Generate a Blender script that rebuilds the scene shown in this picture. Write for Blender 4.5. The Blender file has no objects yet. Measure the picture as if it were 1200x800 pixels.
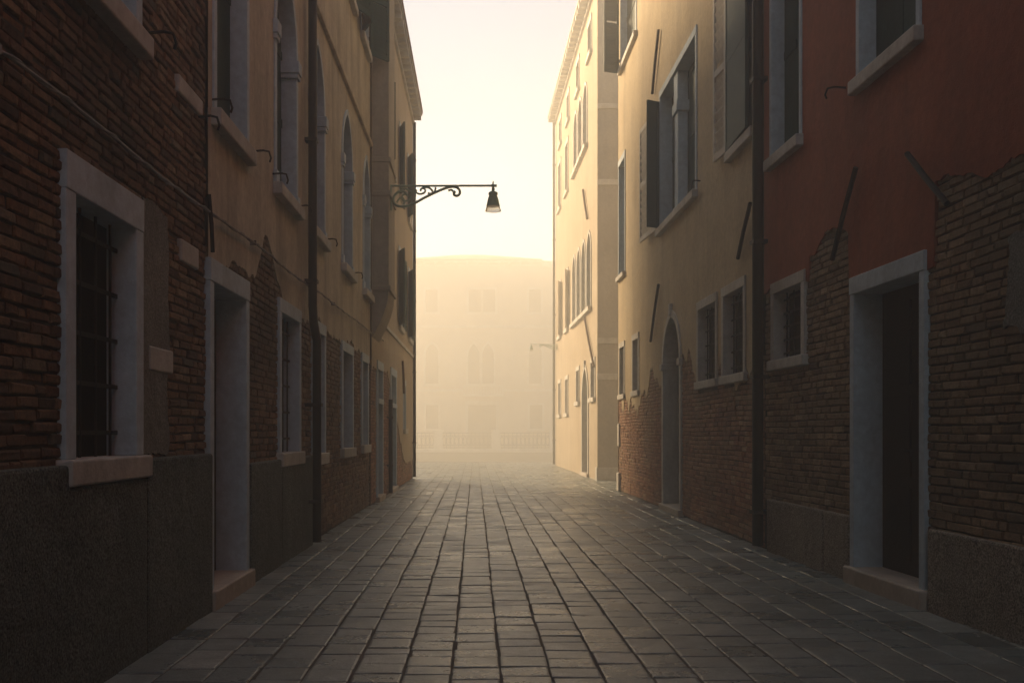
import bpy, math, random
from mathutils import Vector, noise as mnoise
random.seed(7)
R = math.radians
scene = bpy.context.scene
col = scene.collection

# ------------------------------------------------------------------ materials
class NT:
    def __init__(s, name):
        s.m = bpy.data.materials.new(name); s.m.use_nodes = True
        s.t = s.m.node_tree; s.t.nodes.clear()
        s.out = s.t.nodes.new('ShaderNodeOutputMaterial')
        s.b = s.n('ShaderNodeBsdfPrincipled'); s.l(s.b.outputs[0], s.out.inputs[0])
        s.pos = s.n('ShaderNodeNewGeometry').outputs['Position']
    def n(s, t, **kw):
        x = s.t.nodes.new(t)
        for k, v in kw.items(): setattr(x, k, v)
        return x
    def l(s, a, b): s.t.links.new(a, b)
    def put(s, v, sock):
        if hasattr(v, 'links'): s.l(v, sock)
        else: sock.default_value = v if not isinstance(v, tuple) or len(v) != 3 or sock.type == 'VECTOR' else (*v, 1)
    def noise(s, scale, detail=4, rough=.6, stretch=None, off=(0, 0, 0)):
        v = s.pos
        mp = s.n('ShaderNodeMapping'); s.l(v, mp.inputs[0])
        if stretch: mp.inputs['Scale'].default_value = stretch
        mp.inputs['Location'].default_value = off
        x = s.n('ShaderNodeTexNoise'); s.l(mp.outputs[0], x.inputs['Vector'])
        x.inputs['Scale'].default_value = scale; x.inputs['Detail'].default_value = detail
        x.inputs['Roughness'].default_value = rough
        return x.outputs['Fac']
    def ramp(s, fac, stops):
        r = s.n('ShaderNodeValToRGB'); s.l(fac, r.inputs[0])
        e = r.color_ramp.elements
        while len(e) < len(stops): e.new(.5)
        for k, (p, c) in enumerate(stops):
            e[k].position = p; e[k].color = (*c, 1) if isinstance(c, tuple) else (c, c, c, 1)
        return r.outputs[0]
    def mix(s, f, a, b, mode='MIX'):
        x = s.n('ShaderNodeMix', data_type='RGBA', blend_type=mode)
        s.put(f, x.inputs[0]); s.put(a, x.inputs[6]); s.put(b, x.inputs[7])
        return x.outputs[2]
    def math(s, op, a, b):
        x = s.n('ShaderNodeMath', operation=op); s.put(a, x.inputs[0]); s.put(b, x.inputs[1]); return x.outputs[0]
    def attr(s, name):
        x = s.n('ShaderNodeAttribute'); x.attribute_name = name; return x.outputs['Fac']
    def bump(s, h, strength, dist, prev=None):
        x = s.n('ShaderNodeBump'); s.l(h, x.inputs['Height'])
        x.inputs['Strength'].default_value = strength; x.inputs['Distance'].default_value = dist
        if prev is not None: s.l(prev, x.inputs['Normal'])
        return x.outputs[0]
    def done(s, color, rough, bump=None, metal=0, spec=None):
        s.put(color, s.b.inputs['Base Color']); s.put(rough, s.b.inputs['Roughness'])
        s.b.inputs['Metallic'].default_value = metal
        if spec is not None: s.b.inputs['Specular IOR Level'].default_value = spec
        if bump is not None: s.l(bump, s.b.inputs['Normal'])
        return s.m

M = {}
def brick_mat(name, stops, soot, seed, smear=(.3, .24, .16)):
    t = NT(name)
    c = t.ramp(t.attr('tone'), stops)
    c = t.mix(1, c, t.ramp(t.noise(26, 6, .7), [(.25, .42), (.7, 1.4)]), 'MULTIPLY')
    f = t.ramp(t.noise(.75, 5, .65, off=(seed, seed, 0)), [(.38, 0.), (.68, 1.)])
    c = t.mix(t.math('MULTIPLY', f, .75), c, soot)
    eff = t.ramp(t.noise(2.3, 8, .75, off=(9 + seed, 3, 4)), [(.6, 0.), (.8, 1.)])
    c = t.mix(t.math('MULTIPLY', eff, .45), c, (.34, .28, .21))
    sm = t.math('MULTIPLY', t.attr('smear'), t.ramp(t.noise(11, 6, .7, off=(seed, 1, 1)), [(.38, 0.), (.58, 1.)]))
    c = t.mix(t.math('MULTIPLY', sm, .85), c, smear)
    b = t.bump(t.noise(38, 7, .75), 1, .018)
    b = t.bump(t.noise(150, 3, .6), .8, .006, b)
    M[name] = t.done(c, .93, b, spec=.25)
brick_mat('old_red_brick', [(0, (0.106, 0.060, 0.035)), (.3, (0.212, 0.111, 0.058)), (.6, (0.299, 0.164, 0.084)), (.85, (0.387, 0.263, 0.152)), (1, (0.163, 0.135, 0.094))], (0.094, 0.078, 0.055), 3)
brick_mat('brown_brick', [(0, (0.160, 0.096, 0.055)), (.35, (0.290, 0.177, 0.096)), (.7, (0.392, 0.254, 0.145)), (1, (0.493, 0.355, 0.217))], (0.174, 0.145, 0.094), 11)
brick_mat('rosy_brick', [(0, (0.217, 0.087, 0.052)), (.35, (0.362, 0.152, 0.084)), (.7, (0.464, 0.239, 0.131)), (1, (0.536, 0.362, 0.232))], (0.275, 0.189, 0.116), 21)

def rough_mat(name, a, b, c, scale, bumpd, grain=90, rough=.9, streak=0, seed=0, streak_col=None, speck=0, spec=.18):
    t = NT(name)
    k = t.ramp(t.noise(scale, 7, .65, off=(seed, seed * 2, 0)), [(.28, a), (.5, b), (.72, c)])
    if streak:
        f = t.ramp(t.noise(1, 6, .65, stretch=(2.1, 2.1, .30), off=(seed, 0, 5)), [(.46, 0.), (.74, 1.)])
        k = t.mix(t.math('MULTIPLY', f, streak), k, streak_col)
        f = t.ramp(t.noise(1, 4, .6, stretch=(17, 17, .5), off=(seed, 3, 5)), [(.5, 0.), (.75, 1.)])
        k = t.mix(t.math('MULTIPLY', f, streak * .16), k, streak_col)
        f = t.ramp(t.noise(1.7, 8, .72, off=(seed+7, 2, 8)), [(.50, 0.), (.62, 1.)])
        k = t.mix(t.math('MULTIPLY', f, streak * .35), k, streak_col)
        f = t.ramp(t.noise(2.9, 9, .78, off=(seed+3, 9, 1)), [(.60, 0.), (.66, 1.)])
        k = t.mix(t.math('MULTIPLY', f, streak * .4), k, c)
    if speck:
        f = t.ramp(t.noise(75, 3, .6), [(.36, 1 - speck), (.64, 1 + speck)])
        k = t.mix(1, k, f, 'MULTIPLY')
    k = t.mix(1, k, t.ramp(t.noise(14, 6, .7), [(.3, .82), (.7, 1.12)]), 'MULTIPLY')
    bb = t.bump(t.noise(grain, 5, .65), .7, bumpd)
    bb = t.bump(t.noise(5, 4, .6), .6, bumpd * 5, bb)
    M[name] = t.done(k, rough, bb, spec=spec)
rough_mat('mortar', (.045, .038, .030), (.085, .070, .052), (.17, .14, .105), 3, .006, 70)
rough_mat('ochre_plaster', (.46, .365, .225), (.54, .435, .27), (.60, .50, .335), .8, .004, streak=.6, streak_col=(.31, .245, .155), seed=2)
rough_mat('drab_plaster', (.45, .40, .30), (.57, .51, .39), (.64, .58, .46), .9, .004, streak=.8, streak_col=(.20, .178, .135), seed=8)
rough_mat('red_plaster', (.235, .066, .034), (.325, .086, .042), (.39, .125, .068), .7, .004, streak=.6, streak_col=(.18, .066, .042), seed=5)
rough_mat('warm_plaster', (.39, .315, .215), (.44, .36, .25), (.49, .41, .30), .6, .004, streak=.6, streak_col=(.29, .23, .155), seed=9)
rough_mat('grey_plaster', (0.297, 0.275, 0.231), (0.363, 0.330, 0.275), (0.418, 0.380, 0.319), .9, .004, streak=.5, streak_col=(.2, .185, .16), seed=14)
rough_mat('cement', (.13, .13, .115), (.185, .183, .16), (.24, .235, .205), 1.6, .009, 60, speck=.4, seed=4)
rough_mat('granite', (.072, .086, .076), (.105, .122, .108), (.142, .158, .138), 1.3, .014, 45, speck=.75, streak=.35, streak_col=(.055, .064, .056), seed=6)
rough_mat('tan_granite', (0.195, 0.169, 0.137), (0.260, 0.227, 0.182), (0.325, 0.286, 0.234), 1.5, .010, 50, speck=.7, streak=.3, streak_col=(.11, .095, .075), seed=7)
rough_mat('pale_stone', (0.403, 0.381, 0.336), (0.526, 0.510, 0.465), (0.616, 0.605, 0.560), 2.2, .004, 60, .75, streak=.45, streak_col=(.22, .205, .18), seed=1)
rough_mat('step_stone', (.36, .30, .24), (.45, .39, .32), (.52, .46, .39), 3, .004, 60, .65)
rough_mat('sky_tinted_stone', (.42, .51, .57), (.50, .60, .66), (.57, .67, .73), 2.4, .003, 60, .75, streak=.4, streak_col=(.23, .265, .28), seed=3)  # pale painted stone; the blue of sky light is put into its colour
rough_mat('palace_plaster', (.42, .36, .28), (.47, .41, .33), (.52, .46, .38), .4, .004, streak=.3, streak_col=(.34, .28, .22), seed=3)
rough_mat('roof_tile', (.20, .10, .06), (.26, .14, .085), (.32, .19, .12), 2, .01, 20)
rough_mat('grout', (.09, .088, .076), (.13, .126, .108), (.18, .172, .147), 4, .006, 80)
rough_mat('quay_stone', (.24, .23, .21), (.30, .285, .26), (.36, .345, .31), 1.2, .005, 30, .7)
rough_mat('wet_stone', (.06, .058, .045), (.085, .08, .064), (.12, .11, .09), 1.2, .005, 30, .7)
rough_mat('hazed_infill', (.13, .115, .09), (.15, .135, .11), (.18, .16, .13), 2, .003, 40, .7)  # palace openings: the paleness of the fog is put into the fill colour
rough_mat('dark_wood', (0.013, 0.009, 0.007), (0.020, 0.013, 0.010), (0.030, 0.019, 0.013), 2, .003, 40, .6, streak=.5, streak_col=(.016, .012, .01), spec=.04)
rough_mat('green_paint', (0.007, 0.039, 0.039), (0.011, 0.052, 0.052), (0.020, 0.067, 0.066), 3, .002, 60, .62, streak=.4, streak_col=(.05, .065, .058), spec=.07)
rough_mat('cream_leaf', (.60, .56, .46), (.68, .64, .54), (.74, .70, .60), 3, .002, 60, .7)  # plain cream colour of the pale louvred leaves
rough_mat('iron', (.014, .013, .012), (.024, .021, .018), (.045, .030, .022), 9, .002, 120, .7)
rough_mat('pipe_metal', (.012, .011, .010), (.017, .015, .013), (.025, .021, .017), 4, .001, 80, .55)
rough_mat('lamp_metal', (.20, .30, .24), (.26, .37, .30), (.33, .44, .36), 14, .001, 120, .6)
rough_mat('rust', (.06, .03, .018), (.09, .045, .026), (.13, .07, .04), 8, .002, 120, .85)
rough_mat('cable_sheath', (.2, .19, .17), (.28, .265, .24), (.36, .345, .31), 20, .002, 120, .7)
t = NT('dark_glass'); M['dark_glass'] = t.done((.006, .007, .008), .16, t.bump(t.noise(2.5, 2, .5), .15, .02), spec=.2)
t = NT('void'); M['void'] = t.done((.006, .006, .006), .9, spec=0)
t = NT('frosted_glass'); M['frosted_glass'] = t.done((.9, .88, .82), .5); t.b.inputs['Transmission Weight'].default_value = .75; t.b.inputs['IOR'].default_value = 1.1
t = NT('water'); M['water'] = t.done((.03, .05, .045), .08, t.bump(t.noise(1.5, 4, .6, stretch=(1, 2, 1)), .25, .08))

t = NT('paving_stone')
tone = t.attr('tone')
c = t.ramp(tone, [(0, (.085, .106, .101)), (.35, (.160, .192, .180)), (.7, (.235, .266, .245)), (1, (.37, .385, .34))])
c = t.mix(1, c, t.ramp(t.noise(7, 7, .7), [(.25, .5), (.75, 1.4)]), 'MULTIPLY')
c = t.mix(1, c, t.ramp(t.noise(85, 3, .6), [(.3, .6), (.7, 1.35)]), 'MULTIPLY')
c = t.mix(t.math('MULTIPLY', t.ramp(t.noise(.9, 5, .6), [(.45, 0.), (.7, 1.)]), .5), c, (.065, .062, .055))
rg = t.ramp(t.noise(1.7, 6, .7, off=(4, 4, 0)), [(.3, .2), (.7, .44)])
b = t.bump(t.noise(20, 7, .7), .8, .010)
b = t.bump(t.noise(110, 4, .6), .7, .004, b)
rg = t.math('ADD', rg, t.math('MULTIPLY', t.math('SUBTRACT', tone, .45), .20))
M['paving_stone'] = t.done(c, rg, b, spec=.8)

# ------------------------------------------------------------------ mesh builder
ORG = {}
class MB:
    def __init__(s, P=lambda u, v, w: (u, v, w)):
        s.P = P; s.v = []; s.f = []; s.tone = []; s.smear = []
    def vert(s, u, v, w): s.v.append(s.P(u, v, w)); return len(s.v) - 1
    def face(s, *i, tone=.5): s.f.append(tuple(i)); s.tone.append(tone)
    def quad(s, a, b, c, d, tone=.5): s.face(*[s.vert(*p) for p in (a, b, c, d)], tone=tone)
    def box(s, u0, u1, v0, v1, w0, w1):
        i = [s.vert(u, v, w) for u in (u0, u1) for v in (v0, v1) for w in (w0, w1)]
        for q in ((0, 1, 3, 2), (4, 6, 7, 5), (0, 4, 5, 1), (2, 3, 7, 6), (0, 2, 6, 4), (1, 5, 7, 3)): s.face(*[i[k] for k in q])
    def prism(s, inner, outer, w0, w1):
        """extruded strip between two polylines (u,v) of equal length"""
        n = len(inner)
        L = [[s.vert(u, v, w) for (u, v) in pl] for pl in (inner, outer) for w in (w0, w1)]
        a, b, c, d = L
        for k in range(n - 1):
            s.face(a[k], a[k+1], b[k+1], b[k]); s.face(c[k], d[k], d[k+1], c[k+1])
            s.face(b[k], b[k+1], d[k+1], d[k]); s.face(a[k], c[k], c[k+1], a[k+1])
        s.face(a[0], b[0], d[0], c[0]); s.face(a[-1], c[-1], d[-1], b[-1])
    def poly(s, pts, w0, w1):
        a = [s.vert(u, v, w0) for u, v in pts]; b = [s.vert(u, v, w1) for u, v in pts]
        s.face(*a[::-1]); s.face(*b)
        for k in range(len(pts)):
            j = (k + 1) % len(pts); s.face(a[k], a[j], b[j], b[k])
    def tube(s, pts, r, n=8, taper=None):
        pts = [Vector(s.P(*p)) for p in pts]; rings = []
        for k, p in enumerate(pts):
            d = (pts[min(k+1, len(pts)-1)] - pts[max(k-1, 0)]).normalized()
            a = d.orthogonal().normalized() if not rings else None
            if a is None:
                a = s._a - d * s._a.dot(d); a.normalize()
            s._a = a; bb = d.cross(a)
            rr = r if taper is None else r * taper(k / (len(pts) - 1))
            ring = []
            for q in range(n):
                x = p + (a * math.cos(2*math.pi*q/n) + bb * math.sin(2*math.pi*q/n)) * rr
                s.v.append(tuple(x)); ring.append(len(s.v) - 1)
            rings.append(ring)
        for A, B in zip(rings, rings[1:]):
            for q in range(n): s.face(A[q], A[(q+1) % n], B[(q+1) % n], B[q])
        s.face(*rings[0][::-1]); s.face(*rings[-1])
    def lathe(s, prof, cx, cy, n=20):
        """prof: (r, z) in world axes"""
        rings = []
        for r, z in prof:
            ring = []
            for q in range(n):
                s.v.append((cx + r*math.cos(2*math.pi*q/n), cy + r*math.sin(2*math.pi*q/n), z)); ring.append(len(s.v)-1)
            rings.append(ring)
        for A, B in zip(rings, rings[1:]):
            for q in range(n): s.face(A[q], A[(q+1) % n], B[(q+1) % n], B[q])
        s.face(*rings[0][::-1]); s.face(*rings[-1])
    def build(s, name, mat, parent=None, bevel=0, smooth=False, tone=False):
        me = bpy.data.meshes.new(name)
        o = bpy.data.objects.new(name, me); col.objects.link(o)
        off = (0, 0, 0)
        if parent is not None:
            off = ORG[parent.name]; o.parent = parent
        ORG[o.name] = off
        me.from_pydata([(x - off[0], y - off[1], z - off[2]) for x, y, z in s.v], [], s.f)
        me.materials.append(M[mat])
        if tone:
            at = me.attributes.new('tone', 'FLOAT', 'FACE'); at.data.foreach_set('value', s.tone)
            if len(s.smear) == len(s.f): me.attributes.new('smear', 'FLOAT', 'FACE').data.foreach_set('value', s.smear)
        import bmesh
        bm = bmesh.new(); bm.from_mesh(me); bmesh.ops.recalc_face_normals(bm, faces=bm.faces); bm.to_mesh(me); bm.free()
        if smooth:
            me.polygons.foreach_set('use_smooth', [True] * len(me.polygons))
        if bevel:
            m = o.modifiers.new('bevel', 'BEVEL'); m.width = bevel; m.segments = 2; m.limit_method = 'ANGLE'
        return o

def tag(o, label=None, cat=None, group=None, kind=None):
    if label: o['label'] = label
    if cat: o['category'] = cat
    if group: o['group'] = group
    if kind: o['kind'] = kind
    return o
def empty(name, loc):
    o = bpy.data.objects.new(name, None); col.objects.link(o); o.location = loc
    o.empty_display_size = .3; ORG[o.name] = tuple(loc); return o
def n1(x, seed, sc=1.0): return mnoise.noise(Vector((x * sc, seed * 7.31, seed * 1.7)))

# ------------------------------------------------------------------ facade tools
def arch_v(x, a, r):
    """height of a two-centred pointed arch of half span a and rise r at offset x"""
    if r <= 0: return 0
    x = min(abs(x), a)
    if r <= a: return r * math.sqrt(max(0, 1 - (x / a) ** 2))
    Rr = (a*a + r*r) / (2*a); c = a - Rr
    return math.sqrt(max(0, Rr*Rr - (x - c) ** 2))
class Opening:
    def __init__(s, u0, u1, v0, v1, rise=0): s.u0, s.u1, s.v0, s.v1, s.rise = u0, u1, v0, v1, rise
    def top(s, u): return s.v1 + (arch_v(u - (s.u0+s.u1)/2, (s.u1-s.u0)/2, s.rise) if s.rise else 0)
def strips(mb, u0, u1, v0, v1, ops, w=0, du=.6, low=None, thick=0, w_fn=None):
    bp = {u0, u1}
    n = max(1, int((u1-u0)/du))
    for k in range(n): bp.add(u0 + (u1-u0)*k/n)
    for o in ops:
        for q in ([0, .04, .12, .25, .38, .5, .62, .75, .88, .96, 1] if o.rise else [0, 1]):
            x = o.u0 + (o.u1-o.u0)*q
            if u0 < x < u1: bp.add(x)
    bp = sorted(bp)
    lo = low or (lambda u: v0)
    for a, b in zip(bp, bp[1:]):
        if b - a < 1e-5: continue
        m = (a+b)/2
        oo = sorted([o for o in ops if o.u0 < m < o.u1], key=lambda o: o.v0)
        def ints(u):
            r = []; cur = max(lo(u), v0); first = True
            for o in oo:
                r.append((cur, min(max(cur, o.v0), v1))); cur = max(cur, o.top(u))
            r.append((min(cur, v1), v1)); return r
        for (p, q), (s_, t) in zip(ints(a), ints(b)):
            if q - p < 1e-4 and t - s_ < 1e-4: continue
            mb.quad((a, p, w), (b, s_, w), (b, t, w), (a, q, w))
            if thick: mb.quad((a, p, w), (a, p, w-thick), (b, s_, w-thick), (b, s_, w))
def bricks(mb, u0, u1, z0, z1f, ops, seed, ch=.062, bl=.235, jit=1.0, low=None):
    rnd = random.Random(seed)
    v = z0; row = 0; g = .006
    zmax = max(z1f(u0 + (u1-u0)*k/60) for k in range(61))
    while v < zmax:
        u = u0 - rnd.random()*bl
        while u < u1:
            L = bl * rnd.uniform(.78, 1.12) if rnd.random() > .22 else bl * rnd.uniform(.42, .6)
            a, b = u + g, u + L - g; u += L
            a = max(a, u0+.002); b = min(b, u1-.002)
            m = (a+b)/2
            if b - a < .03 or v > z1f(m): continue
            wav = .016*n1(m, seed+.5, .8) + .006*n1(m, seed+row*3.3, 2.5)
            segs = [(a, b)]
            for o in ops:
                if o.v0 - .03 < v + ch/2 < o.top(m) + .02:
                    ns = []
                    for (p, q) in segs:
                        if q <= o.u0 or p >= o.u1: ns.append((p, q))
                        else:
                            if p < o.u0: ns.append((p, o.u0))
                            if q > o.u1: ns.append((o.u1, q))
                    segs = ns
            for (p, q) in segs:
                if q - p < .025: continue
                t0 = min(1, max(0, rnd.gauss(.46, .23) + .25*n1(m, seed+2, .9) + .18*n1(v, seed+4, 1.5)))
                er = rnd.uniform(-.007, .006)*jit - (.012*jit if rnd.random() < .13 else 0)
                ins = rnd.uniform(.006, .014)
                f = []
                for (uu, vv, su, sv) in ((p, v+g*.6, 1, 1), (q, v+g*.6, -1, 1), (q, v+ch-g*.8, -1, -1), (p, v+ch-g*.8, 1, -1)):
                    ju, jv = rnd.uniform(-.005, .005), rnd.uniform(-.004, .004)
                    f.append(((uu, vv+wav+jv*.5, -.03), (uu+su*.001+ju*.4, vv+wav+jv, er-.009), (uu+su*ins+ju, vv+wav+sv*ins*.8+jv, er+rnd.uniform(-.004, .003)*jit)))
                I = [[mb.vert(*x) for x in c] for c in f]
                nf = len(mb.f)
                for k in range(4):
                    j = (k+1) % 4
                    mb.face(I[k][0], I[j][0], I[j][1], I[k][1], tone=t0); mb.face(I[k][1], I[j][1], I[j][2], I[k][2], tone=t0)
                mb.face(*[I[k][2] for k in range(4)], tone=t0)
                sm = 0 if low is None else max(0, min(1, 1.05 - (low(m) - v)/(.55 + .4*n1(m, seed+9, .7)) + rnd.uniform(-.25, .25)))
                mb.smear += [sm]*(len(mb.f)-nf)
        v += ch; row += 1

def ragged(u0, u1, v0, v1, seed, amp=.05, n=26):
    pts = []
    for a, b in (((u0, v0), (u1, v0)), ((u1, v0), (u1, v1)), ((u1, v1), (u0, v1)), ((u0, v1), (u0, v0))):
        for k in range(n):
            q = k/n; u, v = a[0]+(b[0]-a[0])*q, a[1]+(b[1]-a[1])*q
            d = amp*(n1(u*3+v*2, seed, 1.7) + .5*n1(u*5-v*4, seed+1, 3)); pts.append((u+d, v+amp*(n1(v*4-u*3, seed+2, 1.9) + .4*n1(u*9+v*3, seed+3, 3))))
    return pts
class Building:
    def __init__(s, name, P, base, label, cat='building'):
        s.P = P; s.root = empty(name, base); tag(s.root, label, cat); s.ops = []
    def mb(s): return MB(s.P)
    def hole(s, u0, u1, v0, v1, rise=0): s.ops.append(Opening(u0, u1, v0, v1, rise))
    def body(s, mat, u0, u1, h, w=0, depth=7, du=.6, side_mat=None, v0=-.3):
        m = s.mb(); strips(m, u0, u1, v0, h, s.ops, w=w, du=du)
        for u in (u0, u1): m.quad((u, v0, w), (u, v0, -depth), (u, h, -depth), (u, h, w))
        m.quad((u0, v0, -depth), (u1, v0, -depth), (u1, h, -depth), (u0, h, -depth))
        return m.build('wall', mat, s.root)
    def roof(s, u0, u1, h, depth=7, over=.3, rise=1.9, mat='roof_tile'):
        m = s.mb(); a, b, c, d = u0-.02, u1+.02, over, -depth-over
        mid = (c+d)/2; e = (c-d)/2*.7
        B = [m.vert(*p) for p in ((a, h, c), (b, h, c), (b, h, d), (a, h, d))]
        T = [m.vert(*p) for p in ((a, h+.1, c), (b, h+.1, c), (b, h+.1, d), (a, h+.1, d))]
        r = [m.vert(a+min(e, (b-a)*.4), h+.1+rise, mid), m.vert(b-min(e, (b-a)*.4), h+.1+rise, mid)]
        m.face(*B[::-1])
        for k in range(4): m.face(B[k], B[(k+1) % 4], T[(k+1) % 4], T[k])
        m.face(T[0], T[1], r[1], r[0]); m.face(T[2], T[3], r[0], r[1]); m.face(T[1], T[2], r[1]); m.face(T[3], T[0], r[0])
        return m.build('roof', mat, s.root)
    def eaves(s, u0, u1, h, step=.42, proj=.26, mat='pale_stone'):
        m = s.mb()
        m.box(u0, u1, h-.34, h-.24, -.05, .07)
        u = u0 + .1
        while u < u1 - .1:
            m.box(u, u+.16, h-.236, h-.07, -.05, proj); u += step
        m.box(u0, u1, h-.066, h-.004, -.05, proj+.025)
        return m.build('cornice', mat, s.root)
    # ---- openings
    def window(s, u0, u1, v0, v1, fw=.09, depth=.2, proud=.025, rise=0, lintel=.14, sill=.13, sill_out=.06,
               inner='dark_glass', frame='sky_tinted_stone', grille=None, mullion=True, sill_mat='pale_stone', cap=False, label=None, lip=.0, sill_ext=.03):
        s.hole(u0-fw+.02, u1+fw-.02, v0-sill+.02 if sill else v0-fw+.02, v1+(0 if rise else lintel-.02), (rise+fw-.02) if rise else 0)
        m = s.mb()
        m.box(u0-fw, u0, v0, v1, -depth, proud); m.box(u1, u1+fw, v0, v1, -depth, proud)
        if rise:
            a = (u1-u0)/2; c = (u0+u1)/2; N = 16
            inn, out = [], []
            for k in range(N+1):
                q = -math.cos(math.pi*k/N)
                inn.append((c+a*q, v1+arch_v(a*q, a, rise))); out.append((c+(a+fw)*q, v1+arch_v((a+fw)*q, a+fw, rise+fw)))
            m.prism(inn, out, -depth, proud)
            if cap:
                for k, uu in enumerate((u0, u1)):
                    sg = 1 if k == 0 else -1
                    x0, x1 = sorted((uu-sg*(fw+.02), uu+sg*.035))
                    m.box(x0, x1, v1-.20, v1-.15, -depth+.004, proud+.02)
                    m.box(x0-.012, x1+.012, v1-.148, v1-.02, -depth+.006, proud+.032)
                    m.box(x0, x1, v0+.002, v0+.12, -depth+.004, proud+.018)
        else:
            m.box(u0-fw-lip, u1+fw+lip, v1, v1+lintel, -depth, proud+.004)
        if not sill: m.box(u0-fw, u1+fw, v0-fw, v0, -depth, proud+.003)
        o = m.build('window', frame, s.root, bevel=.006)
        if label: o['label'] = label
        if sill:
            k = s.mb(); k.box(u0-fw-sill_ext, u1+fw+sill_ext, v0-sill, v0, -depth, proud+sill_out); k.build('sill', sill_mat, o, bevel=.012)
        g = s.mb(); wz = -depth + .03
        def fill(m2, ua, ub, wa, wb, inset=0):
            if rise:
                a = (u1-u0)/2; c = (u0+u1)/2
                pts = [(ua, v0), (ub, v0)]
                for k in range(13):
                    q = math.cos(math.pi*k/12); x = c + a*q
                    if ua-1e-6 <= x <= ub+1e-6: pts.append((x, v1+arch_v(a*q, a, rise)))
                m2.poly(pts, wa, wb)
            else: m2.box(ua, ub, v0, v1, wa, wb)
        if inner == 'shutter':
            fill(g, u0, u1, wz-.03, wz-.012); g.build('backing', 'void', o)
            mid = (u0+u1)/2
            for ua, ub in ((u0+.008, mid-.005), (mid+.005, u1-.008)):
                q = s.mb(); fill(q, ua, ub, wz-.01, wz+.02)
                top = v1 + (.0 if not rise else .1)
                for zz in (v0+.05, v0+(top-v0)*.5, top-.12): q.box(ua+.02, ub-.02, zz, zz+.09, wz+.02, wz+.034)
                q.build('shutter', 'green_paint', o, bevel=.004)
        else:
            fill(g, u0, u1, wz-.03, wz-.01); g.build('pane', inner, o)
            if mullion:
                q = s.mb(); mid = (u0+u1)/2; tp = v1+(rise*.9 if rise else 0)
                q.box(mid-.025, mid+.025, v0, tp, wz-.008, wz+.03)
                for zz in (.34, .67): q.box(u0, u1, v0+(v1-v0)*zz-.015, v0+(v1-v0)*zz+.015, wz-.006, wz+.02)
                for uu in (u0, u1-.05): q.box(uu, uu+.05, v0, v1, wz-.004, wz+.028)
                q.build('sash', 'dark_wood', o)
        if grille:
            q = s.mb(); nu, nv = grille; wg = -.09
            for k in range(nu):
                uu = u0 + (u1-u0)*(k+.5)/nu; q.tube([(uu, v0, wg), (uu, v1, wg)], .009, 6)
            for k in range(nv):
                vv = v0 + (v1-v0)*(k+.5)/nv; q.box(u0, u1, vv-.012, vv+.012, wg-.004, wg+.004)
            q.build('grille', 'iron', o)
        return o
    def door(s, u0, u1, v0, v1, fw=.1, depth=.2, proud=.03, rise=0, lintel=.17, transom=None, leaf='dark_wood', frame='sky_tinted_stone', step=True, base=True, cap=False, open_gap=False, step_out=.045):
        s.hole(u0-fw+.02, u1+fw-.02, -.4, v1+(0 if rise else lintel-.02), (rise+fw-.02) if rise else 0)
        wz = -depth
        l = s.mb(); n = 5; wd = (u1-u0)
        if open_gap:
            l.box(u0, u1, v0, v1, wz-.6, wz-.58)
            l.box(u0+.02, u0+wd*.5, v0, v1, wz-.04, wz+.005)
        elif rise:
            a = wd/2; c = (u0+u1)/2
            l.poly([(u0, v0), (u1, v0)] + [(c+a*math.cos(math.pi*k/12), v1+arch_v(a*math.cos(math.pi*k/12), a, rise)) for k in range(13)], wz-.05, wz-.01)
            l.box(u0, u1, v1-.03, v1+.04, wz-.01, wz+.02)
        else: l.box(u0, u1, v0, v1, wz-.05, wz-.01)
        hh = v1 - v0
        for (pa, pb) in ((.06, .46), (.54, .94)):
            for (qa, qb) in ((.05, .30), (.34, .62), (.66, .95)):
                l.box(u0+wd*pa, u0+wd*pb, v0+hh*qa, v0+hh*qb, wz-.03, wz+.008)
        o = l.build('door', leaf, s.root, bevel=.006)
        m = s.mb()
        m.box(u0-fw, u0, -.05, v1, -depth-.05, proud); m.box(u1, u1+fw, -.05, v1, -depth-.05, proud)
        if rise:
            a = wd/2; c = (u0+u1)/2; inn, out = [], []
            for k in range(17):
                q = -math.cos(math.pi*k/16)
                inn.append((c+a*q, v1+arch_v(a*q, a, rise))); out.append((c+(a+fw)*q, v1+arch_v((a+fw)*q, a+fw, rise+fw)))
            m.prism(inn, out, -depth-.05, proud)
            m.box(c-.06, c+.06, v1+rise+fw*.2, v1+rise+fw+.1, -.05, proud+.03)
        else: m.box(u0-fw-.004, u1+fw+.004, v1, v1+lintel, -depth-.05, proud+.006)
        if cap:
            for sg, uu in ((1, u0), (-1, u1)):
                x0, x1 = sorted((uu-sg*(fw+.03), uu+sg*.03))
                m.box(x0, x1, v1-.09, v1+.02, -depth, proud+.03)
        if transom: m.box(u0+.002, u1-.002, transom, transom+.1, -depth-.03, proud+.02)
        m.build('door_frame', frame, o, bevel=.007)
        if step:
            k = s.mb(); k.box(u0-fw-.03, u1+fw+.03, -.05, v0, -depth-.05, proud+step_out); k.build('step', 'step_stone', o, bevel=.014)
        k = s.mb(); k.tube([(u0+wd*.52, v0+1.02, wz-.01), (u0+wd*.52, v0+1.02, wz+.05), (u0+wd*.60, v0+1.02, wz+.05)], .012, 8); k.build('handle', 'iron', o)
        return o
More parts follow.
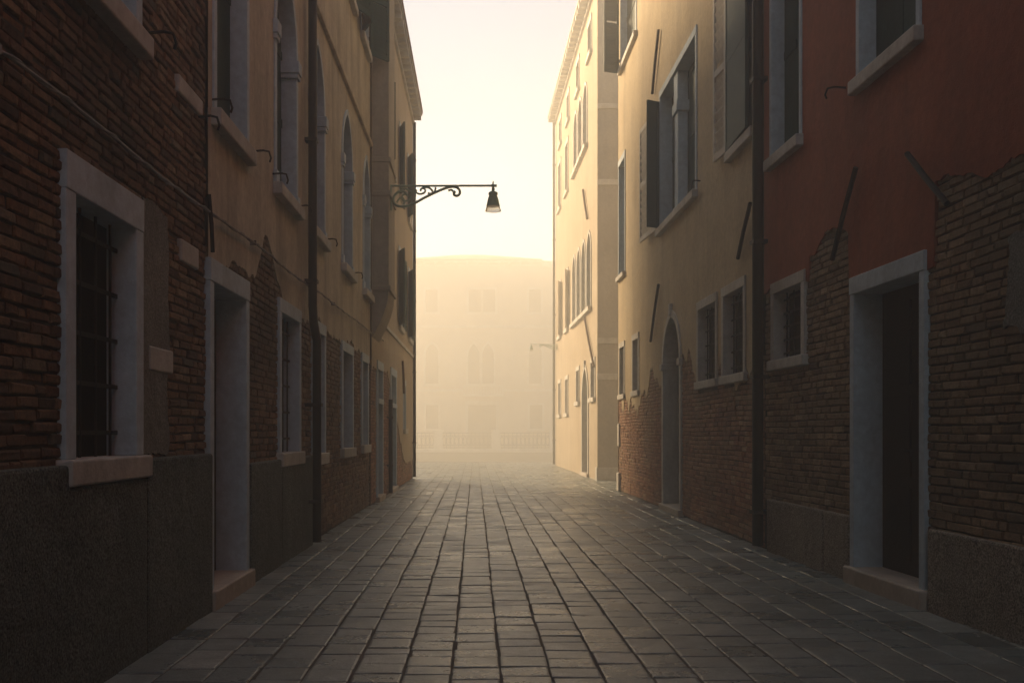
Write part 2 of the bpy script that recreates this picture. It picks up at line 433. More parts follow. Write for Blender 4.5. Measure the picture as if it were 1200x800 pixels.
    def leaf(s, uh, v0, v1, width, ang, mat='green_paint', wh=.05, t=.04, label=None, name='shutter', slat=.075, solid=False):
        """one louvred shutter leaf hinged at u=uh, swung by ang in the (u,w) plane"""
        ca, sa = math.cos(R(ang)), math.sin(R(ang))
        P = s.P
        m = MB(lambda a, v, b: P(uh + a*ca - b*sa, v, wh + a*sa + b*ca))
        for a in (0, width-.06): m.box(a, a+.06, v0, v1, -t/2, t/2)
        for v in (v0, v1-.09, (v0+v1)/2-.045): m.box(.06, width-.06, v, v+.09, -t/2+.003, t/2-.003)
        if solid: m.box(.055, width-.055, v0+.01, v1-.01, -t/2+.006, t/2-.01)
        v = v0 + .09 if not solid else v1
        while v < v1 - .12:
            if abs(v + .03 - (v0+v1)/2) > .07:
                i = [m.vert(*p) for p in ((.055, v, -t*.42), (width-.055, v, -t*.42), (width-.055, v+slat*.95, t*.42), (.055, v+slat*.95, t*.42),
                                          (.055, v+.014, -t*.42), (width-.055, v+.014, -t*.42), (width-.055, v+slat*.95+.014, t*.42), (.055, v+slat*.95+.014, t*.42))]
                for q in ((0, 1, 2, 3), (7, 6, 5, 4), (0, 4, 5, 1), (2, 6, 7, 3), (0, 3, 7, 4), (1, 5, 6, 2)): m.face(*[i[k] for k in q])
            v += slat
        o = m.build(name, mat, s.root)
        if label: o['label'] = label
        h = s.mb()
        for vv in (v0+.25, v1-.3): h.box(uh-.02, uh+.04, vv, vv+.05, .005, wh+.005)
        h.build('hinge', 'iron', o)
        return o
    def tie(s, ua, va, ub, vb, mat='iron', r=.028, eye=True):
        m = s.mb(); m.tube([(ua, va, .05), ((ua+ub)/2, (va+vb)/2, .055), (ub, vb, .05)], r, 6)
        return m.build('tie_bar', mat, s.root)
    def hook(s, u, v, out=.2, d=1):
        m = s.mb(); m.tube([(u, v, -.03), (u, v+.01, out*.6), (u+.02*d, v+.005, out*.9), (u+.03*d, v-.05, out), (u+.03*d, v-.085, out*.92)], .009, 6)
        return m.build('shutter_hook', 'iron', s.root)
    def pipe(s, pts, r, mat='pipe_metal', clips=()):
        m = s.mb(); m.tube(pts, r, 12); o = m.build('drainpipe', mat, s.root, smooth=False)
        for p in o.data.polygons: p.use_smooth = len(p.vertices) == 4
        if clips:
            for v in clips:
                w = min(((abs(p[1]-v), p[2], p[0]) for p in pts)); k = s.mb()
                k.box(w[2]-r*1.25, w[2]+r*1.25, v, v+.04, -.02, w[1]+r*1.15)
                k.build('pipe_clip', mat, o)
        return o
    def plinth(s, segs, h, w, mat, back=.12, gap=.006, name='plinth'):
        m = s.mb()
        for a, b in segs: m.box(a+gap, b-gap, -.1, h(a, b) if callable(h) else h, -back, w)
        return m.build(name, mat, s.root, bevel=.018)

# ------------------------------------------------------------------ facade planes (alley runs along +Y)
def PL(f, s): return lambda u, v, w: (f(u) + s*w, u, v)
XL = lambda y: -1.99 + .0085*(y-5)
XL3 = lambda y: -1.86 + .006*(y-17.5)
XR1 = lambda y: 3.37 - .026*(y-6)
XR2 = lambda y: 3.235 - .002*(y-11)
XR3 = lambda y: 3.36 - .011*(y-27)
flat = lambda h: (lambda u: h)

# ================= near left: bare brick house
B = Building('brick_house', PL(XL, 1), (XL(0), 0, 0), 'nearest house on the left, bare red brick above a dark rough plinth')
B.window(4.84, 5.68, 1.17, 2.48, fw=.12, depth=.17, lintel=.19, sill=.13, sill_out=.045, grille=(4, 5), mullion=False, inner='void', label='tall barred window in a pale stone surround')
B.window(4.62, 5.68, 3.63, 5.5, fw=.1, depth=.17, sill=.13, sill_out=.06, inner='shutter', label='upper window with closed green shutters')
B.window(1.2, 2.1, 1.17, 2.48, fw=.12, depth=.17, lintel=.19, sill=.13, grille=(4, 5), mullion=False, inner='void')
B.body('mortar', -20, 7.19, 11, w=-.019)
m = B.mb(); bricks(m, -2, 7.185, 1.12, flat(7.2), B.ops, 101, ch=.057, bl=.22, jit=.9); B_br = m.build('brickwork', 'old_red_brick', B.root, tone=True)
m = B.mb(); strips(m, -20, -2.01, 1.1, 11, B.ops, w=0); strips(m, -2.01, 7.185, 7.2, 11, [], w=0); m.build('upper_wall', 'drab_plaster', B.root)
m = B.mb(); m.poly([(-20, -.1), (5.797, -.1), (5.797, 1.035), (4.72, 1.035), (4.72, 1.145), (-20, 1.145)], -.12, .05); m.box(5.803, 7.188, -.1, 1.15, -.12, .052); m.build('plinth', 'granite', B.root, bevel=.018)
m = B.mb(); m.poly(ragged(5.82, 6.30, 1.16, 2.70, 3), -.02, .009)
m.build('cement_patch', 'cement', B.root)
for q in ((6.56, 6.95, 2.45, 2.60), (5.93, 6.38, 1.68, 1.83), (6.50, 7.05, 3.56, 3.68)):
    m = B.mb(); m.box(*q, -.05, .018); m.build('inset_stone', 'pale_stone', B.root, bevel=.012)
B.hook(5.95, 3.72, .16); B.hook(7.0, 3.55, .14)
B.tie(7.08, 3.02, 7.18, 2.62, r=.017)
B.roof(-20, 7.19, 11)

# ================= left: plaster house with arched windows
B = Building('plaster_house', PL(XL, 1), (XL(7.2), 7.2, 0), 'drab plaster house on the left with a row of four pointed arch windows')
D1 = B.door(7.30, 8.30, .14, 2.42, fw=.1, depth=.22, open_gap=False)
ws = [(9.78, 10.72, 1.1, 2.5), (11.68, 12.42, 1.05, 2.52), (14.06, 15.08, 1.08, 2.48), (16.35, 17.1, 1.1, 2.5)]
for k, (a, b, c, d) in enumerate(ws):
    B.window(a, b, c, d, fw=.1, depth=.18, lintel=.14, sill=.14, sill_out=.04, grille=(4, 5) if k == 0 else None, mullion=k > 0)
B.window(7.40, 8.34, 3.72, 6.1, fw=.08, depth=.17, sill=.13, inner='shutter', label='tall rectangular window with green shutters deep in its reveal')
for a, b in ((9.55, 10.55), (11.42, 12.4), (14.05, 15.03), (16.5, 17.35)):
    B.window(a, b, 3.72, 5.30, fw=.085, depth=.19, rise=.70, sill=.12, sill_out=.07, inner='shutter', cap=True, label='pointed arch window with a carved capital at the springing')
for a, b in ((11.75, 12.65), (14.3, 15.2), (16.2, 17.1)):
    B.window(a, b, 7.9, 9.9, fw=.08, depth=.17, sill=.12, inner='shutter')
low2 = lambda u: 2.60 + .22*n1(u, 3, 1.3) + .07*n1(u, 4, 6) + .025*n1(u, 5, 25) + .55*math.exp(-((u-9.1)/.38)**2)
B.body('mortar', 7.21, 17.49, 11.2, w=-.019)
m = B.mb(); bricks(m, 7.215, 17.485, .02, lambda u: low2(u)+.12, B.ops, 202, jit=.7, low=low2); m.build('brickwork', 'old_red_brick', B.root, tone=True)
m = B.mb(); strips(m, 7.21, 17.49, 2.0, 11.2, B.ops, w=.008, du=.03, low=low2, thick=.03); m.build('plaster', 'drab_plaster', B.root)
B.plinth([(8.41, 9.7), (9.7, 11.45)], 1.04, .045, 'granite')
m = B.mb(); m.box(7.215, 17.485, 6.38, 6.46, 0, .06); m.box(7.215, 17.485, 6.46, 6.50, 0, .035); m.build('string_course', 'drab_plaster', B.root, bevel=.012)
B.pipe([(11.15, 11.3, .09), (11.15, 2.75, .09), (11.16, 2.55, .10), (11.2, 2.35, .13), (11.2, 2.2, .13), (11.2, .06, .13)], .05, clips=(9, 6.9, 4.6, 3.0, 1.6, .5))
for u in (7.32, 8.66, 9.42, 10.75, 12.6, 15.25): B.hook(u, 3.78, .15)
B.leaf(11.72, 7.9, 9.9, .48, 150, wh=.05); B.leaf(12.68, 7.9, 9.9, .48, 25, wh=.05)
B.leaf(14.27, 7.9, 9.9, .45, 150, wh=.05); B.leaf(15.24, 7.9, 9.9, .45, 25, wh=.05); B.leaf(16.17, 7.9, 9.9, .45, 155, wh=.05); B.leaf(17.14, 7.9, 9.9, .45, 40, wh=.05)
B.roof(7.21, 17.49, 11.2, rise=2.8)  # roof out of view, raised steeper to block sun from the ochre house

# ================= far left house with wall chimney and eaves
B = Building('corner_house', PL(XL3, 1), (XL3(17.5), 17.5, 0), 'farthest house on the left, with a projecting wall chimney and bracketed eaves')
B.door(18.45, 19.35, .1, 2.5, fw=.1, depth=.18, transom=1.85)
B.door(21.2, 22.4, .1, 2.55, fw=.12, depth=.18, transom=1.85, leaf='green_paint')
for a in (23.3, 26.3):
    B.window(a, a+.95, 3.85, 5.6, fw=.08, depth=.17, sill=.12)
    B.leaf(a-.03, 3.85, 5.6, .46, 162, wh=.03); B.leaf(a+.98, 3.85, 5.6, .46, 6, wh=.03)
for a in (20.9, 23.5, 26.1):
    B.window(a, a+.95, 7.0, 8.6, fw=.08, depth=.17, sill=.12, inner='shutter')
    B.leaf(a-.03, 7.0, 8.6, .45, 163, wh=.03)
B.window(24.6, 25.3, 1.4, 2.5, fw=.09, depth=.17, sill=.12)
B.body('mortar', 17.51, 28, 10.4, w=-.01)
low3 = lambda u: 2.5 - 2.0*max(0, min(1, (u-20.8)/4.2)) + .0 + .25*n1(u, 13, 1.3) + .1*n1(u, 14, 5)
m = B.mb(); bricks(m, 17.515, 27.995, .02, lambda u: low3(u)+.1, B.ops, 303, jit=.7, low=low3); m.build('brickwork', 'rosy_brick', B.root, tone=True)
m = B.mb(); strips(m, 17.51, 28, 0, 10.4, B.ops, w=.012, du=.05, low=low3, thick=.03)
m.quad((28.012, 0, .012), (28.012, 0, -7), (28.012, 10.4, -7), (28.012, 10.4, .012)); m.build('plaster', 'warm_plaster', B.root)
m = B.mb(); m.box(19.0, 28.02, 3.42, 3.5, 0, .05); m.build('string_course', 'pale_stone', B.root, bevel=.01)
# wall chimney on corbels
m = B.mb(); m.box(17.6, 18.75, 3.85, 12.4, 0, .31)
for v in (3.85, 5.55, 6.15): m.box(17.575, 18.775, v, v+.09, 0, .345)
cb = MB(lambda a, b, c: B.P(c, a, b))
cb.poly([(3.852, 0), (3.852, .305)] + [(3.852-.85*q/8, .305*(1-(q/8)**1.7)+.001) for q in range(1, 9)], 17.603, 18.747)
m.box(17.5, 18.85, 12.4, 12.6, -.6, .42)
ch = m.build('wall_chimney', 'grey_plaster', B.root, bevel=.012); cb.build('corbel', 'grey_plaster', ch)
B.eaves(18.8, 28.0, 10.4); B.roof(17.51, 28, 10.4, rise=3.3)  # ridge hidden above the eaves, made high to hold sun off the ochre wall
B.pipe([(20.55, 2.0, .07), (20.55, .05, .07)], .045, clips=(1.6, .6)); B.pipe([(27.85, 10.1, .07), (27.85, .05, .07)], .045, clips=(9, 7, 5, 3, 1))
B.tie(23.95, 3.05, 24.35, 2.28, 'rust', r=.03)

# ================= near right: red plaster house
B = Building('red_house', PL(XR1, -1), (XR1(0), 0, 0), 'nearest house on the right, dark red plaster above brown brick, with a deep dark doorway')
B.door(7.32, 8.50, .14, 2.5, fw=.085, depth=.21, lintel=.15, step_out=.05)
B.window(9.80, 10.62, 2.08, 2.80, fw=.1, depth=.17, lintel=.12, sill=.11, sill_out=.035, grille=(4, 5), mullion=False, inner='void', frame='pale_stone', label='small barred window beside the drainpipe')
B.window(9.85, 10.70, 4.28, 6.4, fw=.06, depth=.17, sill=.12, inner='shutter')
B.window(7.38, 8.40, 4.33, 6.4, fw=.07, depth=.17, sill=.12, inner='shutter')
B.window(3.2, 4.2, 4.33, 6.4, fw=.07, depth=.17, sill=.12, inner='shutter')
low1 = lambda u: 3.02 + .13*n1(u, 31, 1.4) + .05*n1(u, 32, 7) + .02*n1(u, 33, 30) - (.62 if 7.12 < u < 8.66 else 0) - (.22 if u > 9.62 else 0) + .12*math.exp(-((u-9.1)/.3)**2)
B.body('mortar', -20, 10.98, 12, w=-.019)
m = B.mb(); bricks(m, -1, 10.975, .55, lambda u: low1(u)+.12, B.ops, 404, jit=.7, low=low1); m.build('brickwork', 'brown_brick', B.root, tone=True)
m = B.mb(); strips(m, -20, 10.98, 2.2, 12, B.ops, w=.009, du=.03, low=lambda u: low1(u) if u > -1 else 2.2, thick=.03)
m.build('plaster', 'red_plaster', B.root)
B.plinth([(-20, 2.2), (2.2, 4.3), (4.3, 5.93), (5.93, 7.20)], .60, .03, 'tan_granite'); B.plinth([(8.62, 9.2), (9.2, 10.85)], .575, .03, 'tan_granite')
m = B.mb(); m.poly(ragged(5.2, 6.22, 1.95, 2.55, 8, .08), -.02, .009); m.build('cement_patch', 'cement', B.root)
B.tie(8.40, 3.57, 8.92, 2.87, r=.022); B.tie(7.46, 3.42, 6.86, 2.90, r=.022)
B.hook(8.72, 4.36, .18); B.hook(10.9, 4.3, .15); B.hook(7.12, 4.6, .1)
B.pipe([(10.92, 12, .10), (10.92, .05, .10)], .06, clips=(9, 7, 5.2, 3.4, 1.9, .4))
B.roof(-20, 10.98, 12)

# ================= right: ochre plaster house
B = Building('ochre_house', PL(XR2, -1), (XR2(11), 11, 0), 'middle house on the right, ochre plaster over brick, arched doorway and green shutters')
B.door(15.42, 16.72, .1, 2.45, fw=.12, depth=.22, rise=.74, leaf='green_paint', frame='pale_stone', cap=True)
for a, b in ((11.78, 12.72), (13.14, 14.14)):
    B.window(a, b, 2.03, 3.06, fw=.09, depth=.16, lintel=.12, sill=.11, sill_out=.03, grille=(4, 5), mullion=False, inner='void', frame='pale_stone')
for a, b in ((19.3, 19.95), (21.1, 21.75)):
    B.window(a, b, 2.14, 3.16, fw=.09, depth=.16, lintel=.12, sill=.11, sill_out=.03, mullion=False, inner='void', frame='pale_stone')
# big paired window with a column in the middle
W = B.window(14.32, 17.0, 4.83, 7.1, fw=.09, depth=.24, lintel=.12, sill=.12, sill_out=.07, inner='shutter', label='wide upper window divided by a stone pier and capital')
m = B.mb(); m.box(15.72, 15.98, 4.84, 6.45, -.18, -.02); m.box(15.66, 16.04, 6.45, 6.62, -.2, .012); m.box(15.70, 16.00, 6.62, 7.09, -.18, -.01); m.box(15.66, 16.04, 4.84, 4.95, -.2, 0)
m.build('pier', 'sky_tinted_stone', W, bevel=.01)
o = B.leaf(17.16, 4.85, 6.95, 1.2, 4, 'cream_leaf', wh=.05, slat=.13, label='pale louvred shutter folded back flat on the wall')
B.leaf(17.08, 4.86, 7.05, .25, 118, wh=.03, solid=True, label='dark green shutter standing half open')
B.window(21.0, 21.85, 4.75, 7.2, fw=.06, depth=.17, sill=.1, inner='void', label='narrow window near the corner')
B.window(11.35, 12.35, 4.83, 7.1, fw=.06, depth=.17, sill=.12, inner='shutter')
o = B.leaf(12.42, 4.85, 7.1, .48, 5, wh=.05, slat=.13, label='pale louvred shutter folded back flat on the wall'); o.data.materials[0] = M['cream_leaf']
B.leaf(12.40, 4.84, 7.1, 1.04, 178, wh=.055, solid=True, label='dark green shutter pulled half shut')
for a, b in ((19.55, 21.55), (15.9, 17.2), (12.3, 13.5)):
    W = B.window(a, b, 9.28, 11.3, fw=.07, depth=.17, sill=.12, inner='shutter')
    B.leaf(b+.1, 9.22, 11.3, .36, 108, wh=.05)
lowo = lambda u: 2.0 + .42*n1(u, 41, .9) + .26*n1(u, 42, 3.1) + .12*n1(u, 43, 9) + .05*n1(u, 44, 30) + .55*math.exp(-((u-15.1)/.8)**2) + .35*math.exp(-((u-17.6)/.6)**2)
B.body('mortar', 11.0, 22, 12.5, w=-.019)
m = B.mb(); bricks(m, 11.005, 21.995, .02, lambda u: lowo(u)+.12, B.ops, 505, jit=.7, low=lowo); m.build('brickwork', 'rosy_brick', B.root, tone=True)
m = B.mb(); strips(m, 11.0, 22, 1.0, 12.5, B.ops, w=.008, du=.03, low=lowo, thick=.03)
m.quad((22.012, 0, .012), (22.012, 0, -7), (22.012, 12.5, -7), (22.012, 12.5, .012)); m.build('plaster', 'ochre_plaster', B.root)
for q in ((21.72, 22.02, .0, .42, -.3, .05), (21.8, 22.018, 1.0, 1.5, -.2, .03)):
    m = B.mb(); m.box(*q); m.build('corner_stone', 'pale_stone', B.root, bevel=.02)
B.tie(17.0, 8.28, 17.6, 7.37, r=.025); B.tie(17.0, 3.87, 17.75, 2.95, r=.025); B.tie(11.36, 3.96, 11.9, 3.41, r=.024)
B.hook(14.05, 4.9, .12); B.hook(18.35, 5.1, .1)
B.roof(11.0, 22, 12.5)

# ================= far right: tall sunlit house
B = Building('tall_house', PL(XR3, -1), (XR3(27), 27, 0), 'farthest house on the right, tall pale sunlit plaster beyond the side alley')
B.door(29.0, 30.4, .1, 2.3, fw=.14, depth=.2, rise=.95, leaf='green_paint', frame='pale_stone')
for a in (27.5, 31.2): B.window(a, a+.8, 2.3, 3.3, fw=.1, depth=.17, frame='pale_stone')
for a in (28.3, 29.6, 30.9, 32.2): B.window(a, a+.95, 4.95, 6.5, fw=.1, depth=.18, rise=.65, frame='pale_stone', sill_out=.09, inner='shutter')
for a in (29.2, 30.5, 31.8): B.window(a, a+.95, 9.9, 11.2, fw=.1, depth=.18, rise=.6, frame='pale_stone', sill_out=.09, inner='shutter')
for a in (28.2, 31.2, 34.2, 37): B.window(a, a+.8, 12.3, 13.2, fw=.08, depth=.17, frame='pale_stone')
for a in (34.6, 37.2):
    B.window(a, a+.9, 5.0, 7.0, fw=.1, depth=.17, frame='pale_stone')
    B.window(a, a+.9, 2.0, 3.2, fw=.1, depth=.17, frame='pale_stone')
    B.window(a, a+.9, 9.9, 11.6, fw=.1, depth=.17, frame='pale_stone')
    B.leaf(a-.06, 5.0, 7.0, .42, 165, 'cream_leaf', wh=.04)
B.body('warm_plaster', 27, 39.5, 14.0)
m = B.mb(); m.quad((26.985, 0, .0), (26.985, 0, -7), (26.985, 14, -7), (26.985, 14, 0)); m.build('end_wall', 'grey_plaster', B.root)
for v, h in ((8.1, .16), (3.75, .16), (2.75, .18), (10.2, .14)):
    m = B.mb(); m.box(26.94, 27.0, v, v+h, -2, .012); m.build('stone_band', 'pale_stone', B.root, bevel=.012)
m = B.mb(); m.box(26.94, 27.25, .0, .35, -2, .03); m.build('stone_base', 'pale_stone', B.root, bevel=.012)
B.eaves(27, 39.5, 14.0, proj=.3); B.roof(27, 39.5, 14.0, rise=1.6)
B.tie(29.9, 8.7, 28.9, 7.6, 'rust', r=.035); B.tie(29.5, 4.75, 27.4, 3.15, 'rust', r=.035)
B.pipe([(39.3, 13.8, .08), (39.3, .05, .08)], .05, clips=(12, 9, 6, 3, 1))

# ================= palace across the canal
PP = lambda u, v, w: (u, 74 - w, v)
B = Building('palace', PP, (2, 74, 0), 'pale palace across the canal fading into the fog, with paired pointed windows', 'palace')
for a in (-.55, .53): B.window(a, a+.86, 5.0, 7.1, fw=.14, depth=.3, rise=.95, inner='hazed_infill', mullion=False, frame='pale_stone', sill=.18, sill_out=.12)
for a in (-3.75, 4.05, 7.6, 11.2, 15): B.window(a, a+.95, 5.0, 7.3, fw=.15, depth=.3, rise=.7, inner='hazed_infill', mullion=False, frame='pale_stone', sill=.18)
for a in (-3.75, -.5, .6, 4.05, 7.6, 11.2, 15): B.window(a, a+.9, 10.4, 12.1, fw=.15, depth=.3, inner='hazed_infill', mullion=False, frame='pale_stone', sill=.18)
B.door(-.55, 1.55, .1, 3.4, fw=.2, depth=.35, lintel=.3, leaf='hazed_infill', frame='pale_stone')
for a in (-3.75, 4.1, 7.6, 11.2, 15): B.window(a, a+.95, 1.6, 3.4, fw=.15, depth=.3, inner='hazed_infill', mullion=False, frame='pale_stone', sill=.18)
B.body('palace_plaster', -5.6, 19, 14.2, depth=12, du=2)
m = B.mb(); m.box(-.9, 2.1, 4.05, 4.2, -.1, .7); m.box(-.9, 2.1, 4.78, 4.88, .55, .69)
for k in range(15): m.box(-.85+k*.205, -.77+k*.205, 4.2, 4.78, .58, .66)
m.build('balcony', 'pale_stone', B.root)
m = B.mb()
for v in (4.4, 9.2): m.box(-5.6, -.95 if v < 5 else 19, v, v+.2, 0, .1)
m.box(2.15, 19, 4.4, 4.6, 0, .1); m.build('string_course', 'pale_stone', B.root)
B.eaves(-5.6, 5.2, 14.2, step=.8, proj=.45); B.roof(-5.6, 5.0, 14.2, depth=12, over=.5, rise=1.5)
m = B.mb(); m.box(5.0, 19, 13.75, 14.2, -12, .3); m.build('parapet', 'pale_stone', B.root, bevel=.02)

# ------------------------------------------------------------------ quay railing on the far bank
rail = empty('quay_railing', (0, 71.2, .15)); tag(rail, 'iron railing with stone posts along the foggy far bank of the canal', 'railing')
px = [-15.3, -11.1, -6.9, -2.7, 1.5, 5.7, 9.9, 14.1, 18.3]
for x in px:
    m = MB(); m.box(x-.32, x+.32, 70.95, 71.45, .15, 1.38); m.box(x-.38, x+.38, 70.9, 71.5, 1.38, 1.52); m.build('post', 'pale_stone', rail, bevel=.02)
for x0, x1 in zip(px, px[1:]):
    m = MB(); a, b = x0+.3, x1-.3
    for z in (.2, .36, 1.06, 1.27): m.box(a, b, 71.16, 71.24, z, z+.065)
    n = 12
    for k in range(n+1):
        xx = a + (b-a)*k/n; m.box(xx-.026, xx+.026, 71.17, 71.23, .15, 1.27)
    for k in range(n):
        cx = a + (b-a)*(k+.5)/n
        m.tube([(cx+.13*math.cos(q*math.pi/6), 71.2, .72+.3*math.sin(q*math.pi/6)) for q in range(13)], .032, 5)
    m.build('railing_panel', 'iron', rail)

# ------------------------------------------------------------------ street lamps
def lamp(x0, y, z, L, d, label, small=False):
    r = empty('street_lamp', (x0, y, z)); tag(r, label, 'street lamp')
    P = lambda a, b, c=0: (x0 + d*a*L/1.9, y + c, z + b*L/1.9)
    sc = L/1.9
    m = MB(); m.tube([P(-.03, 0), P(.6, 0), P(1.2, .002), P(1.9, .004)], .020*sc, 8)
    m.tube([P(-.03, .02), P(-.02, -.46)], .022*sc, 8)
    m.tube([P(1.9, -.02), P(1.9, .09)], .022*sc, 8, taper=lambda q: 1-.6*q); m.tube([P(1.86, .004), P(1.97, .004)], .026*sc, 8)
    m.build('arm', 'lamp_metal', r)
    def spiral(cx, cz, r0, r1, a0, turns, n=26):
        return [(cx + (r0+(r1-r0)*k/n)*math.cos(a0+turns*2*math.pi*k/n), cz + (r0+(r1-r0)*k/n)*math.sin(a0+turns*2*math.pi*k/n)) for k in range(n+1)]
    px = lambda X, Y: ((X-175)/403, (178-Y)/403)
    brace = [px(*q) for q in ((290, 250), (262, 215), (222, 222), (192, 250), (180, 285), (192, 318), (230, 336), (285, 332), (345, 310), (400, 278), (455, 250), (510, 224), (565, 200), (620, 184), (662, 186), (688, 208), (690, 238), (668, 256), (645, 248), (640, 228), (655, 220))]
    def smooth(p, it=2):
        for _ in range(it):
            o = [p[0]]
            for a, b in zip(p, p[1:]): o += [(a[0]*.75+b[0]*.25, a[1]*.75+b[1]*.25), (a[0]*.25+b[0]*.75, a[1]*.25+b[1]*.75)]
            p = o + [p[-1]]
        return p
    m = MB(); m.tube([P(a, b) for a, b in smooth(brace)], .025*sc, 7)
    sp = [((345, 215), (370, 240), (410, 238), (430, 215), (415, 195), (390, 200), (392, 218)), ((395, 200), (430, 185), (465, 196), (486, 226), (470, 240), (445, 232)),
          ((280, 236), (250, 250), (250, 285), (285, 295), (315, 275), (320, 235), (350, 200)), ((210, 305), (225, 275), (255, 262), (270, 300), (262, 318)),
          ((330, 230), (300, 212), (275, 196), (235, 196)), ((505, 190), (500, 215), (490, 232)), ((340, 285), (352, 255), (345, 225), (362, 208)), ((600, 215), (625, 205), (650, 235), (640, 250))]
    for q in sp: m.tube([P(a, b) for a, b in smooth([px(*k) for k in q])], .019*sc, 6)
    m.build('scroll_bracket', 'lamp_metal', r)
    cx = x0 + d*1.9*sc; Z = lambda b: z + b*sc
    m = MB(); m.lathe([(.012*sc, Z(-.01)), (.03*sc, Z(-.04)), (.03*sc, Z(-.10)), (.085*sc, Z(-.125)), (.09*sc, Z(-.16)), (.075*sc, Z(-.18)), (.10*sc, Z(-.25)), (.125*sc, Z(-.37)), (.128*sc, Z(-.385)), (.11*sc, Z(-.38))], cx, y)
    m.build('lamp_shade', 'lamp_metal', r, smooth=True)
    m = MB(); m.lathe([(.122*sc, Z(-.385)), (.15*sc, Z(-.475)), (.13*sc, Z(-.48)), (.05*sc, Z(-.47))], cx, y); m.build('glass_skirt', 'frosted_glass', r, smooth=True)
lamp(-1.86+.345, 17.9, 5.80, 1.84, 1, 'wrought iron bracket lamp reaching over the alley from the wall chimney on the left')
lamp(3.2, 38.6, 4.78, 1.0, -1, 'small distant bracket lamp on the far end of the tall sunlit house')

# ------------------------------------------------------------------ cable along the left facades
pts = []
n = 260
for k in range(n+1):
    y = -6 + 25.5*k/n; f = (y % 4.6)/4.6
    zz = 2.80 + .017*(y) + .012*math.sin(y*1.7) - .035*4*f*(1-f)*(.5)
    pts.append((XL(y) + .045 + .01*n1(y, 55, 2), y, zz))
m = MB(); m.tube(pts, .009, 6)
m.tube([(p[0]+.012*math.cos(k*1.1), p[1], p[2]+.012*math.sin(k*1.1)) for k, p in enumerate(pts)], .006, 5)
for k in range(10, n, 46):
    p = pts[k]; m.box(p[0]-.07, p[0]+.014, p[1]-.012, p[1]+.012, p[2]-.02, p[2]+.02)
cab = m.build('cable', 'cable_sheath'); tag(cab, 'thin twisted cable clipped along the left brick and plaster walls', 'cable')

# ------------------------------------------------------------------ ground, paving, canal
def structure(o): o['kind'] = 'structure'; return o
m = MB(); m.quad((-68, -24, -.0055), (68, -24, -.0055), (68, 43.7, -.0055), (-68, 43.7, -.0055)); structure(m.build('ground', 'grout'))
m = MB(); m.box(-68, 68, 70.6, 140, -2.2, -.02); structure(m.build('far_bank', 'wet_stone'))
m = MB(); m.box(-68, 68, 70.4, 71.6, -.10, .15); structure(m.build('far_quay_edge', 'pale_stone', bevel=.03))
m = MB(); m.quad((-68, 43.6, -1.0), (68, 43.6, -1.0), (68, 70.7, -1.0), (-68, 70.7, -1.0)); structure(m.build('water', 'water'))
m = MB()
x = -30.0; rnd = random.Random(9)
while x < 30:
    L = rnd.uniform(1.2, 1.8); m.box(x+.004, x+L-.004, 43.5, 44.0, -1.6, .012+rnd.uniform(-.003, .003)); x += L
structure(m.build('quay_edge', 'quay_stone', bevel=.015))
m = MB(); rnd = random.Random(17)
cw = .264
x = -2.26 - 8*cw
while x < 6.2:
    wj = cw * rnd.uniform(.95, 1.05)
    central = abs(x + .1) < .6
    y = -1.5 - rnd.random()*.4
    while y < 43.48:
        L = rnd.uniform(.17, .29) if central else rnd.choice((rnd.uniform(.2, .3), rnd.uniform(.26, .38), rnd.uniform(.34, .5)))
        ya, yb = y, min(y+L, 43.48); y += L
        ym = (ya+yb)/2; xm = x + wj/2
        if ym < 28 and xm < XL(ym) - .2: continue
        if ym < 22 and xm > XR1(min(ym, 11)) + .25: continue
        if 27 < ym < 39.5 and xm > 3.6: continue
        if yb - ya < .08: continue
        g = rnd.uniform(.0018, .004)
        jx = lambda yy, xx: .010*n1(yy, 60 + round(xx/cw)*1.3, .35) + .004*n1(yy, 90 + round(xx/cw)*1.7, 2.2)
        jl, jr = rnd.uniform(-.0035, .005), rnd.uniform(-.0035, .005)
        sk0, sk1 = rnd.uniform(-.004, .004), rnd.uniform(-.004, .004)
        t0 = min(1, max(0, rnd.gauss(.45, .17) + .15*n1(xm, 5, .7)*n1(ym, 6, .5) + (.08 if central else 0)))
        h = rnd.uniform(-.003, .003); C = []
        for (xx, yy, sx, sy) in ((x+g, ya+g, 1, 1), (x+wj-g, ya+g, -1, 1), (x+wj-g, yb-g, -1, -1), (x+g, yb-g, 1, -1)):
            X = xx + jx(yy, xx if sx > 0 else xx+.02) + sx*(jl if sx > 0 else jr); yy += sx*(sk0 if sy > 0 else sk1)*.6; hh = h + rnd.uniform(-.0028, .0028)
            a, b = rnd.uniform(.007, .015), rnd.uniform(.007, .015)
            C.append(((X, yy, -.03), (X+sx*.002, yy+sy*.002, hh-.008), (X+sx*a*.45, yy+sy*b*.45, hh-.0022), (X+sx*a*1.4, yy+sy*b*1.4, hh)))
        I = [[m.vert(*p) for p in c] for c in C]
        for lv in range(3):
            for k in range(4):
                j = (k+1) % 4; m.face(I[k][lv], I[j][lv], I[j][lv+1], I[k][lv+1], tone=t0)
        m.face(*[I[k][3] for k in range(4)], tone=t0)
    x += wj
structure(m.build('pavement', 'paving_stone', tone=True))

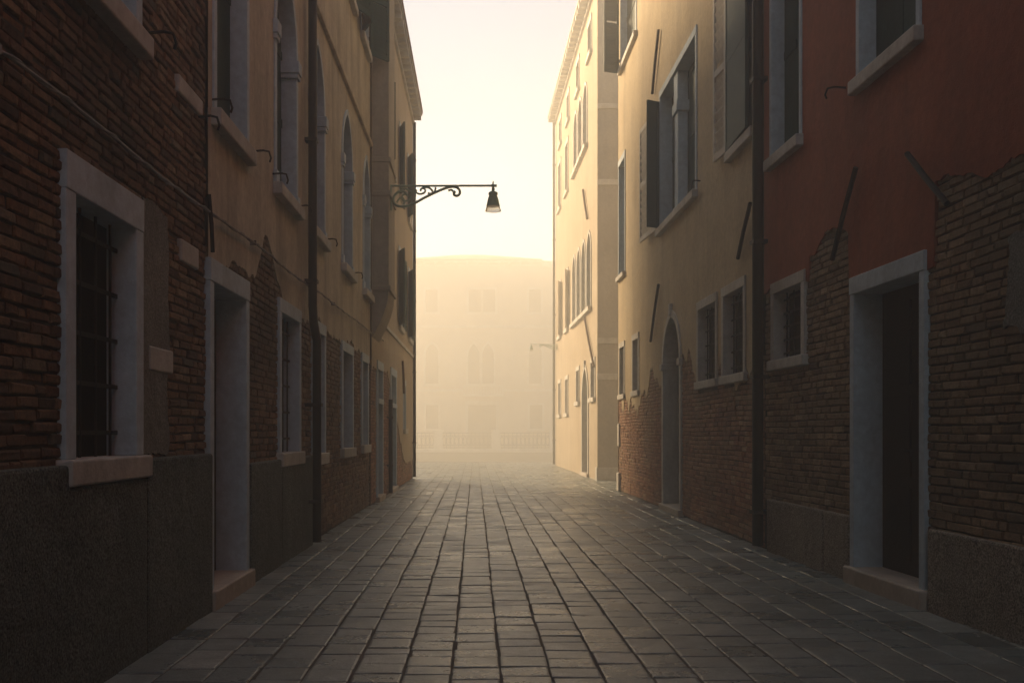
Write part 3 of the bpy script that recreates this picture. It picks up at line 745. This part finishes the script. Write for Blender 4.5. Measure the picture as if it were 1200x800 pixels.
# ------------------------------------------------------------------ fog
hz = MB(); hz.box(-70, 70, -26, 145, -3.2, 16.0)
hm = bpy.data.materials.new('fog_air'); hm.use_nodes = True
nt = hm.node_tree; nt.nodes.clear()
o_ = nt.nodes.new('ShaderNodeOutputMaterial'); pv = nt.nodes.new('ShaderNodeVolumePrincipled')
pv.inputs['Color'].default_value = (.93, .925, .875, 1); pv.inputs['Density'].default_value = .020; pv.inputs['Anisotropy'].default_value = .36
nt.links.new(pv.outputs[0], o_.inputs['Volume']); M['fog_air'] = hm
hz = hz.build('haze', 'fog_air'); hz['kind'] = 'stuff'

# ------------------------------------------------------------------ light
SUN_EL, SUN_AZ = 17, -34            # degrees; azimuth measured from +Y, negative = left
w = bpy.data.worlds.new('World'); scene.world = w; w.use_nodes = True
nt = w.node_tree; nt.nodes.clear()
wo = nt.nodes.new('ShaderNodeOutputWorld'); bg = nt.nodes.new('ShaderNodeBackground'); sk = nt.nodes.new('ShaderNodeTexSky')
sk.sky_type = 'NISHITA'; sk.sun_disc = False; sk.sun_elevation = R(SUN_EL); sk.sun_rotation = R(SUN_AZ)
sk.air_density = 1.0; sk.dust_density = .8; sk.ozone_density = 0.0
bg.inputs['Strength'].default_value = .052
nt.links.new(sk.outputs[0], bg.inputs[0]); nt.links.new(bg.outputs[0], wo.inputs[0])
sd = bpy.data.lights.new('sun', 'SUN'); sd.energy = 5; sd.angle = R(18); sd.color = (1, .722, .43)
so = bpy.data.objects.new('sun', sd); col.objects.link(so)
dirv = Vector((math.sin(R(SUN_AZ))*math.cos(R(SUN_EL)), math.cos(R(SUN_AZ))*math.cos(R(SUN_EL)), math.sin(R(SUN_EL))))
so.rotation_euler = dirv.to_track_quat('Z', 'Y').to_euler(); so.location = (-20, 30, 25)

# ------------------------------------------------------------------ camera
cd = bpy.data.cameras.new('camera'); cam = bpy.data.objects.new('camera', cd); col.objects.link(cam)
cam.location = (0, 0, 1.3); cam.rotation_euler = (R(90), 0, 0)
cd.sensor_width = 36; cd.lens = 36*1150/1200
cd.shift_x = (600-557)/1200; cd.shift_y = (507-400)/1200
cd.clip_start = .05; cd.clip_end = 1000
scene.camera = cam

scene.view_settings.view_transform = 'Standard'; scene.view_settings.look = 'None'
scene.view_settings.exposure = 1.97; scene.view_settings.gamma = 1
scene.render.engine = 'CYCLES'
cy = scene.cycles
cy.use_denoising = True
try: cy.denoiser = 'OPENIMAGEDENOISE'
except Exception: pass
cy.max_bounces = 8; cy.diffuse_bounces = 4; cy.glossy_bounces = 3; cy.volume_bounces = 1; cy.transmission_bounces = 2
cy.use_adaptive_sampling = True; cy.adaptive_threshold = .008
cy.use_guiding = True; cy.use_surface_guiding = True; cy.use_volume_guiding = True
cy.sample_clamp_indirect = 4
cy.caustics_reflective = False; cy.caustics_refractive = False
